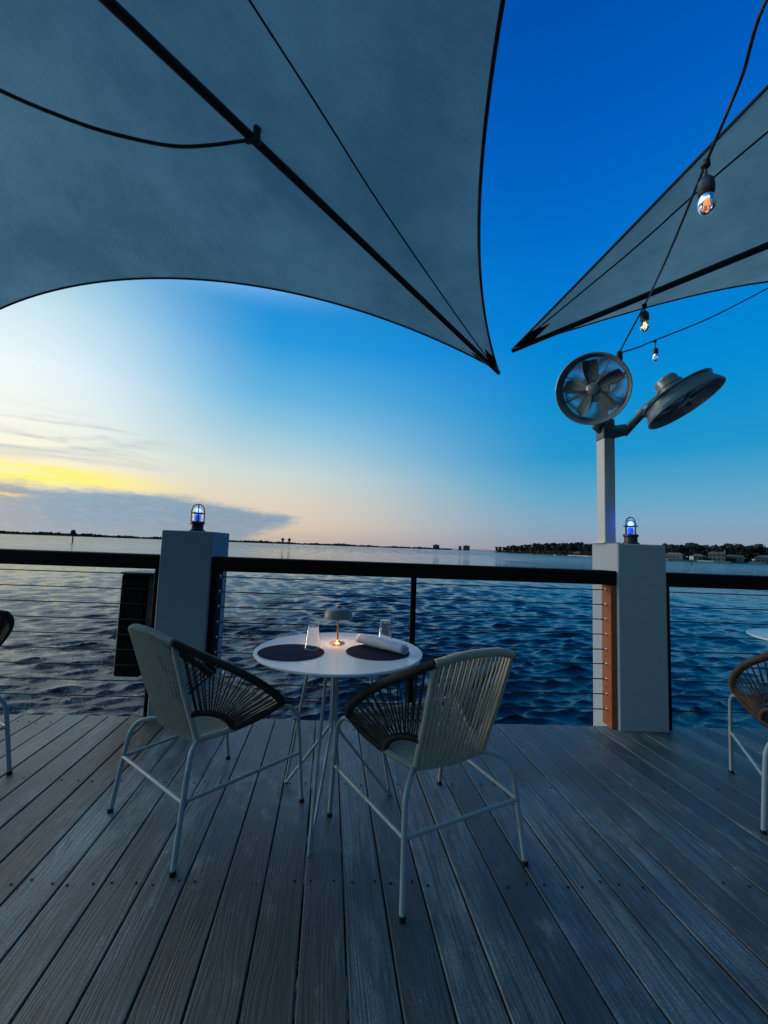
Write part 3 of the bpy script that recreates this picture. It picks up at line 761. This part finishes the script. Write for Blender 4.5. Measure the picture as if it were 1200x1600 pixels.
# ------------------------------------------------------------------ tables
def make_table(loc, rz, label, R=.376, H=.71):
    e = empty('bistro_table', loc, rz, label, 'table', 'round white bistro tables')
    cx, cy = 0, -.055
    MB().lathe([(0,H-.016),(R-.02,H-.016),(R-.006,H-.013),(R,H-.007),(R-.001,H-.002),(R-.004,H),(R-.012,H-.0015),(0,H-.0015)], 96, c=(cx,cy,0)).build('tabletop', M_tabletop, e, ang=30)
    MB().lathe([(.14,H-.024),(.14,H-.0165),(0,H-.0165)], 32).build('mounting_plate', M_whitemetal, e)
    for k in range(3):
        a = 2*pi*k/3
        d = Vector((cos(a), sin(a), 0)); q = Vector((-sin(a), cos(a), 0))
        pth = spline([d*.150+Vector((0,0,H-.02)), d*.225+Vector((0,0,.36)), d*.294+Vector((0,0,.03)), d*.302+Vector((0,0,.008)), d*.290+Vector((0,0,.010)), d*.26+Vector((0,0,.045)),
                      d*.10+Vector((0,0,.245)), d*.030+Vector((0,0,.335)), d*.015+Vector((0,0,.38)), d*.015+Vector((0,0,H-.02))], 8)
        MB().tube(pth, .0068, 10).build('leg', M_whitemetal, e)
    return e
make_table((.030, 2.0, 0), radians(16), 'round white table between the two cream chairs, set with placemats and lamp')
tr_c = Vector((2.59+.385, 2.30, 0))
make_table(tr_c, radians(50), 'round white table barely showing at the right edge behind the brown chair')

TZ = .7095
def placemat(x, y, r, label):
    e = MB().lathe([(0,0),(r,0),(r+.001,.001),(r,.0022),(0,.0022)], 64, c=(x,y,TZ), ).build('placemat', M_mat); return tag(e, label, 'placemat', 'round navy placemats')
placemat(-.165, 1.894, .142, 'round dark navy placemat on the left half of the table under a glass')
placemat(.216, 1.910, .142, 'round dark navy placemat on the right half of the table under the napkin')
def tumbler(x, y, z, label):
    prof = [(0,.0),(.024,.0),(.027,.004),(.0375,.100),(.0385,.104),(.0375,.105),(.0365,.102),(.0255,.010),(.018,.0075),(0,.007)]
    prof = [(r, .105-h) for r, h in prof][::-1]
    e = MB().lathe(prof, 36, c=(x,y,z)).build('drinking_glass', M_glass); return tag(e, label, 'glass', 'upturned clear tumblers')
tumbler(-.078, 1.953, TZ+.0035, 'clear tumbler turned upside down on the left placemat')
tumbler(.270, 2.10, TZ+.0005, 'clear tumbler upside down behind the rolled napkin')
# rolled napkin
nm = MB(); pa = Vector((.138, 2.020, TZ+.036)); pb = Vector((.330, 1.850, TZ+.0225)); ax = (pb-pa).normalized(); sx = ax.cross(Vector((0,0,1))).normalized(); sy = sx.cross(ax)
vs = []; nl, ns = 22, 60
for i in range(nl):
    t = i/(nl-1); c = pa.lerp(pb, t)
    for j in range(ns):
        a = 2.4*2*pi*j/(ns-1); rr = (.009+.0165*j/(ns-1))*(1+.10*(1-t))+.0012*sin(a*2+t*9)+random.uniform(-.0002,.0002)
        c2_ = c + ax*(.014*sin(a*.5)*(1 if t < .5 else -.4)*abs(t-.5)*2)
        vs.append(c2_+sx*(rr*1.15*cos(a))+sy*(rr*.80*sin(a)))
nm.add(vs, [(i*ns+j, i*ns+j+1, (i+1)*ns+j+1, (i+1)*ns+j) for i in range(nl-1) for j in range(ns-1)])
nap = nm.build('napkin', M_cloth, None, ang=180)
sm = nap.modifiers.new('thickness', 'SOLIDIFY'); sm.thickness = .0012
tag(nap, 'pale cloth napkin rolled up and lying on the right placemat', 'napkin')
# table lamp
tl = empty('table_lamp', (.035, 2.06, TZ), 0, 'small cordless lamp with grey-green shade and copper stem, lit, on the white table', 'lamp')
MB().lathe([(0,0),(.036,0),(.0365,.004),(.034,.007),(.012,.012),(.0055,.018),(0,.018)], 40).build('base', M_copper, tl)
MB().tube([(0,0,.015), (0,0,.145)], .0048, 14).build('stem', M_copper, tl)
MB().lathe([(.066,.120),(.069,.122),(.069,.132),(.065,.150),(.057,.163),(.044,.168),(.015,.171),(.014,.176),(.0,.176),(0,.1735),(.012,.169),(.043,.165),(.055,.160),(.063,.149),(.067,.132),(.067,.122),(.066,.120)], 40, caps=False).build('shade', M_lampshade, tl)
MB().lathe([(0,.177),(.012,.177),(.012,.1805),(0,.1815)], 16).build('switch_button', M_copper, tl)
MB().lathe([(0,.145),(.034,.145),(.034,.150),(0,.150)], 24).build('light_panel', M_warm, tl)
ld = bpy.data.lights.new('lamp_glow', 'POINT'); ld.energy = .3; ld.color = (1,.58,.30); ld.shadow_soft_size = .025
lo = bpy.data.objects.new('lamp_glow', ld); col.objects.link(lo); lo.parent = tl; lo.location = (.0, 0, .138)

# ------------------------------------------------------------------ far shore
def polar(azd, dist): return Vector((sin(radians(azd))*dist, cos(radians(azd))*dist, WATER))
def leafmass(mb, c, rx, rz_, n, size, rnd):
    for _ in range(n):
        while True:
            q = Vector((rnd.uniform(-1,1), rnd.uniform(-1,1), rnd.uniform(-1,1)))
            if q.length < 1: break
        q = q*(.55+.45*rnd.random())
        p_ = c+Vector((q.x*rx, q.y*rx, q.z*rz_)); s = size*rnd.uniform(.5,1.3)
        a = Vector((rnd.uniform(-1,1), rnd.uniform(-1,1), rnd.uniform(-1,1))).normalized(); b = a.orthogonal().normalized(); c_ = a.cross(b)
        mb.add([p_+b*s, p_+c_*s*.8, p_-b*s*.9, p_-c_*s], [(0,1,2,3)])
rnd = random.Random(3)
def far_land():
    b = MB(); P = [(-62,2000),(-45,1900),(-36,1850),(-20,2100),(-5,2300),(6,2500),(14,2700),(23,3000)]
    n = len(P); vs = []
    for az_, d in P:
        vs += [polar(az_, d)+Vector((0,0,-1)), polar(az_, d+15)+Vector((0,0,1.6)), polar(az_, d+260)+Vector((0,0,3)), polar(az_, d+420)+Vector((0,0,-1))]
    fs = [(i*4+k, i*4+k+1, i*4+k+5, i*4+k+4) for i in range(n-1) for k in range(3)]
    o = b.add(vs, fs).build('far_shore', M_land); tag(o, kind='structure')
    f = MB()
    for _ in range(1500):
        t = rnd.random(); az_ = -60+76*t; d = np.interp(az_, [q[0] for q in P], [q[1] for q in P])+rnd.uniform(15, 150)
        hh = (6.5+4.0*(sin(az_*1.7)+sin(az_*.61+1))*.5+rnd.uniform(0,4))*(1.0 if az_ < 5 else .9)
        leafmass(f, polar(az_, d)+Vector((0,0,hh*.55)), rnd.uniform(9,17), hh*.55, 9, 5.5, rnd)
    f.box(0,0.01,0,0.01,0,.01,T=lambda v: tuple(Vector(v)+polar(-20,2150)))
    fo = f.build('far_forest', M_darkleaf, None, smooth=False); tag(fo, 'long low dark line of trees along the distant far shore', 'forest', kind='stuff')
far_land()
def far_tower(azd, d, w_, h, label, dome=False):
    e = empty('distant_tower' if not dome else 'water_tower', polar(azd, d), radians(-azd), label, 'tower' if dome else 'building', 'distant buildings across the bay')
    if dome:
        MB().lathe([(w_*.22,0),(w_*.22,h*.5),(w_*.42,h*.6),(w_*.5,h*.78),(w_*.40,h*.94),(w_*.15,h),(0,h)], 20).build('tank', M_farbuild, e)
    else:
        MB().box(-w_/2, w_/2, -8, 8, 0, h).build('wall', M_farbuild, e, smooth=False)
        MB().box(-w_*.2, w_*.15, -4, 4, h, h+4).build('roof_plant', M_farbuild, e, smooth=False)
        wb = MB()
        for i in range(int(w_/6)):
            for j in range(int(h/4.5)):
                wb.box(-w_/2+2+i*6, -w_/2+5+i*6, -8.3, -8.0, 3+j*4.5, 5.2+j*4.5)
        if wb.v: wb.build('window_rows', M_window, e, smooth=False)
far_tower(-6.9, 2600, 20, 36, 'left one of the twin round dark towers on the far shore', True)
far_tower(-6.05, 2600, 20, 36, 'right one of the twin round dark towers on the far shore', True)
far_tower(13.9, 3100, 46, 34, 'pale grey distant block at the left end of the low bridge', False)
far_tower(17.1, 3100, 20, 30, 'narrow distant block rising behind the low bridge', False)
far_tower(17.95, 3150, 48, 36, 'wide distant block behind the right part of the low bridge', False)
br = empty('bridge', polar(17, 2900), radians(-17), 'long low distant bridge on many piers at the horizon', 'bridge')
MB().box(-230, 290, -5, 5, 8.5, 10.5).build('bridge_deck', M_farbuild, br, smooth=False)
pm = MB()
for i in range(22): pm.box(-225+i*24, -222+i*24, -4, 4, -1, 8.5)
pm.build('piers', M_farbuild, br, smooth=False)

# island on the right
IS = [(21.6,900),(24,780),(28,680),(33.2,600),(37,520),(40.7,470),(45,470),(49.3,500),(56,560),(66,650)]
def idist(a): return float(np.interp(a, [q[0] for q in IS], [q[1] for q in IS]))
b = MB(); vs = []
NA = 60
for i in range(NA+1):
    a = 21.6+(66-21.6)*i/NA; d = idist(a)
    vs += [polar(a, d)+Vector((0,0,-1)), polar(a, d+1.5)+Vector((0,0,.9)), polar(a, d+60)+Vector((0,0,1.8)), polar(a, d+160)+Vector((0,0,-1))]
o = b.add(vs, [(i*4+k, i*4+k+1, i*4+k+5, i*4+k+4) for i in range(NA) for k in range(3)]).build('island_ground', M_land); tag(o, kind='structure')
sw = MB()
for a0, a1 in ((30.5,33.5),(39.5,40.9),(43.6,46.4),(47.8,52)):
    pts = [(a0+(a1-a0)*i/8) for i in range(9)]
    for i in range(8):
        p0 = polar(pts[i], idist(pts[i])-1); p1 = polar(pts[i+1], idist(pts[i+1])-1)
        nrm_ = Vector((p0.x, p0.y, 0)).normalized()*1.2
        q = [p0, p1, p1+nrm_, p0+nrm_]; sw.add([v+Vector((0,0,z)) for z in (-.5, 1.15) for v in q], [(0,1,5,4),(1,2,6,5),(2,3,7,6),(3,0,4,7),(4,5,6,7)])
tag(sw.build('seawall', M_concrete, None, smooth=False), 'pale low seawall along the island shore in front of the houses', 'wall')

def make_tree(kind, loc, h, label):
    e = empty('palm_tree' if kind == 'palm' else 'shore_tree', loc, rnd.uniform(0,6), label, 'tree', 'palms on the island' if kind == 'palm' else 'broad trees on the island')
    r = random.Random(rnd.random())
    if kind == 'palm':
        lean = Vector((r.uniform(-1,1), r.uniform(-1,1), 0))*h*.06
        pth = [Vector((0,0,0)), lean*.3+Vector((0,0,h*.4)), lean+Vector((0,0,h*.86))]
        MB().tube(pth, [.35,.26,.2], 6).build('trunk', M_trunk, e)
        f = MB(); c = pth[-1]
        for k in range(17):
            a = 2*pi*k/17+r.uniform(-.2,.2); up_ = r.uniform(-.1,.9); ln = h*.24*r.uniform(.8,1.1); d = Vector((cos(a), sin(a), 0)); q = Vector((-sin(a), cos(a), 0))
            P = [c+d*ln*t+Vector((0,0,ln*(up_*t-1.15*t*t))) for t in (0,.25,.5,.75,1)]
            for i in range(4):
                wd = (.25,.75,.85,.6,.1); w0 = q*wd[i]; w1 = q*wd[i+1]; dz = Vector((0,0,-.35))
                f.add([P[i]-w0+dz*(i > 0), P[i], P[i+1], P[i+1]-w1+dz], [(0,1,2,3)]); f.add([P[i], P[i]+w0+dz*(i > 0), P[i+1]+w1+dz, P[i+1]], [(0,1,2,3)])
        f.build('crown', M_darkleaf, e, smooth=False)
    else:
        tb = MB().tube([(0,0,0), (h*.01,0,h*.3), (-h*.01,0,h*.6)], [h*.035,h*.028,h*.015], 6)
        for k in range(4):
            a = k*1.6+r.random(); tb.tube([(0,0,h*.3), (cos(a)*h*.12, sin(a)*h*.12, h*.5), (cos(a)*h*.24, sin(a)*h*.24, h*.64)], [h*.018,h*.012,h*.005], 5)
        tb.build('trunk', M_trunk, e)
        f = MB(); wdt = r.uniform(.3,.45)*h
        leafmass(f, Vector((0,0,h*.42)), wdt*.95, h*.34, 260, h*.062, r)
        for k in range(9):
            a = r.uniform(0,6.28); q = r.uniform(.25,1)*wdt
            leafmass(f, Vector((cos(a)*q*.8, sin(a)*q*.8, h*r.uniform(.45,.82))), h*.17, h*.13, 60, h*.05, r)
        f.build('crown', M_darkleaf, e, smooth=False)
    return e
ORD = ['first','second','third','fourth','fifth','sixth','seventh','eighth','ninth','tenth','eleventh','twelfth','thirteenth','fourteenth','fifteenth','sixteenth','seventeenth','eighteenth','nineteenth','twentieth','twenty-first','twenty-second']
MARKS = [(0, 'the left tip of the island'), (29.0, 'the tiny motorboat'), (31.6, 'the pale waterfront shed'), (38, 'the right pillar'), (41.6, 'the first white house'),
         (43.7, 'the small white house'), (45.95, 'the white mast'), (49.2, 'the waterfront house at the edge')]
NT_ = []
def hidden(a): return 34.4 < a < 40.1
a = 21.9
while a < 52:
    if not hidden(a):
        d = idist(a)+rnd.uniform(14, 50); fac = min(1, .62+(a-21.9)*.08)
        NT_.append(('broad', a, d, (18.5+rnd.uniform(-2.5,2.5))*fac*(1.0 if a < 36 else .86)))
    a += rnd.uniform(.30,.52)*(1.0 if a < 36 else 1.3)
for a in (22.7,23.3,26.0,29.4,30.7,40.7,41.3,42.0,42.9,43.5,44.3,45.2,46.4,46.9,47.7,48.6,49.6,51): NT_.append(('palm', a, idist(a)+rnd.uniform(6,22), rnd.uniform(14.0,19.0)*(1 if a > 36 else .85)))
NT_.sort(key=lambda q: q[1])
tmpl = {'broad': [], 'palm': []}; count = {}
for kind, a, d, h in NT_:
    mk = [q for q in MARKS if q[0] <= a][-1]; key = (kind, mk[1]); count[key] = count.get(key, 0)+1
    what = 'dark palm silhouette' if kind == 'palm' else 'dark leafy tree'
    lab = '%s, %s one %s %s' % (what, ORD[min(21, count[key]-1)], 'counting from' if mk[0] == 0 else 'right of', mk[1])
    if len(tmpl[kind]) < 5:
        t_ = make_tree(kind, polar(a, d)+Vector((0,0,1.2)), 13.0, lab); t_.scale = (h/13,)*3; tmpl[kind].append(t_)
    else:
        s_ = rnd.choice(tmpl[kind]); t_ = copy_tree(s_); t_.location = polar(a, d)+Vector((0,0,1.2)); t_.rotation_euler = (0,0,rnd.uniform(0,6)); t_.scale = (h/13*rnd.uniform(.9,1.2), h/13*rnd.uniform(.9,1.2), h/13)
        t_['label'] = lab
sh = MB()
for _ in range(330):
    a = rnd.uniform(22, 60); d = idist(a)+rnd.uniform(3, 40)
    if 38 < a < 52 and rnd.random() < .35: continue
    leafmass(sh, polar(a, d)+Vector((0,0,2.2)), rnd.uniform(3,6), rnd.uniform(2.5,6.5 if a < 36 else 3.4), 70, 1.0, rnd)
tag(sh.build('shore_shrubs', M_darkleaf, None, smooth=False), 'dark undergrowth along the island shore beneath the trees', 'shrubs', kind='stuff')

def house(azd, dd, w_, h, label, m=M_housedark):
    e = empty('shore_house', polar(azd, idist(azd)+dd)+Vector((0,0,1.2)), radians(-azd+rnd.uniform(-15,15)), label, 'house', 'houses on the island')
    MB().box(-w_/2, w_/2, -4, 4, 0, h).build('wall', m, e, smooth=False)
    rv = [(-w_/2-.6,-4.6,h),(w_/2+.6,-4.6,h),(w_/2+.6,4.6,h),(-w_/2-.6,4.6,h),(-w_/2+2.5,0,h+2.2),(w_/2-2.5,0,h+2.2)]
    MB().add(rv, [(0,1,5,4),(1,2,5),(2,3,4,5),(3,0,4),(0,3,2,1)]).build('roof', M_roof, e, smooth=False)
    for k in range(int(w_/3)):
        for fz in ([.9] if h < 4.5 else [.9, 3.8]):
            MB().box(-w_/2+.8+k*3, -w_/2+2.4+k*3, -4.06, -3.99, fz, fz+1.5).build('window', M_window, e, smooth=False)
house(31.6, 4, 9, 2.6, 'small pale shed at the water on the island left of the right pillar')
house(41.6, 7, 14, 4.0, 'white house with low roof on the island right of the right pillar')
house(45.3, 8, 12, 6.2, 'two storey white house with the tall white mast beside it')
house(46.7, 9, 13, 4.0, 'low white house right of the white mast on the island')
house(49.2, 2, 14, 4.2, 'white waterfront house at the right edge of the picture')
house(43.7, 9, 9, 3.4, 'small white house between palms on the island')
mp_ = empty('flag_mast', polar(45.95, idist(45.95)+4)+Vector((0,0,1.0)), 0, 'tall white mast standing on the island beside the two storey house', 'mast')
MB().tube([(0,0,0),(0,0,10.5)], [.22,.16], 8).build('pole', M_house, mp_)
MB().tube([(-1.4,.5,8.2),(1.4,-.5,8.2)], .13, 6).build('crossarm', M_house, mp_)

def marker(azd, d, h, r, label, top):
    e = empty('channel_marker', polar(azd, d), radians(-azd), label, 'channel marker', 'channel markers in the bay')
    MB().tube([(0,0,-2),(0,0,h)], r, 8).build('pile', M_bronze, e)
    if top == 'board':
        MB().box(-.75,.75,-.25,-.17,h-1.3,h+.2).build('daymark', M_bronze, e, smooth=False)
        MB().box(-.55,.55,-.15,.15,h+.21,h+.7).build('lantern', M_bronze, e, smooth=False)
    elif top == 'white':
        MB().box(-.6,.6,-r-.08,-r-.02,h-1.3,h-.1).build('daymark', M_house, e, smooth=False)
marker(-30.0, 175, 3.7, .22, 'dark channel marker post with a wide top in front of the far shore at left', 'board')
marker(-8.2, 420, 4.2, .2, 'thin dark channel stake on the water right of the left pillar', None)
marker(11.6, 480, 4.6, .2, 'thin dark channel stake on the water in the middle of the bay', None)
marker(17.6, 700, 5.0, .22, 'thin dark channel stake on the water in front of the bridge', None)
marker(43.1, 185, 3.3, .16, 'channel marker with a white square sign in front of the island', 'white')
bt = empty('motorboat', polar(29.0, 560), radians(80), 'tiny white motorboat on the water in front of the island', 'boat')
hv = [(-3,-1.1,.9),(-3,1.1,.9),(1.2,1.15,1.0),(3.6,0,1.3),(1.2,-1.15,1.0),(-3,-.8,-.2),(-3,.8,-.2),(1.2,.7,-.2),(2.9,0,-.1),(1.2,-.7,-.2)]
MB().add(hv, [(0,1,6,5),(1,2,7,6),(2,3,8,7),(3,4,9,8),(4,0,5,9),(0,4,3,2,1)]).build('hull', M_house, bt, smooth=False)
MB().box(-1,.8,-.7,.7,.95,1.9,.1).build('cabin', M_window, bt, smooth=False)
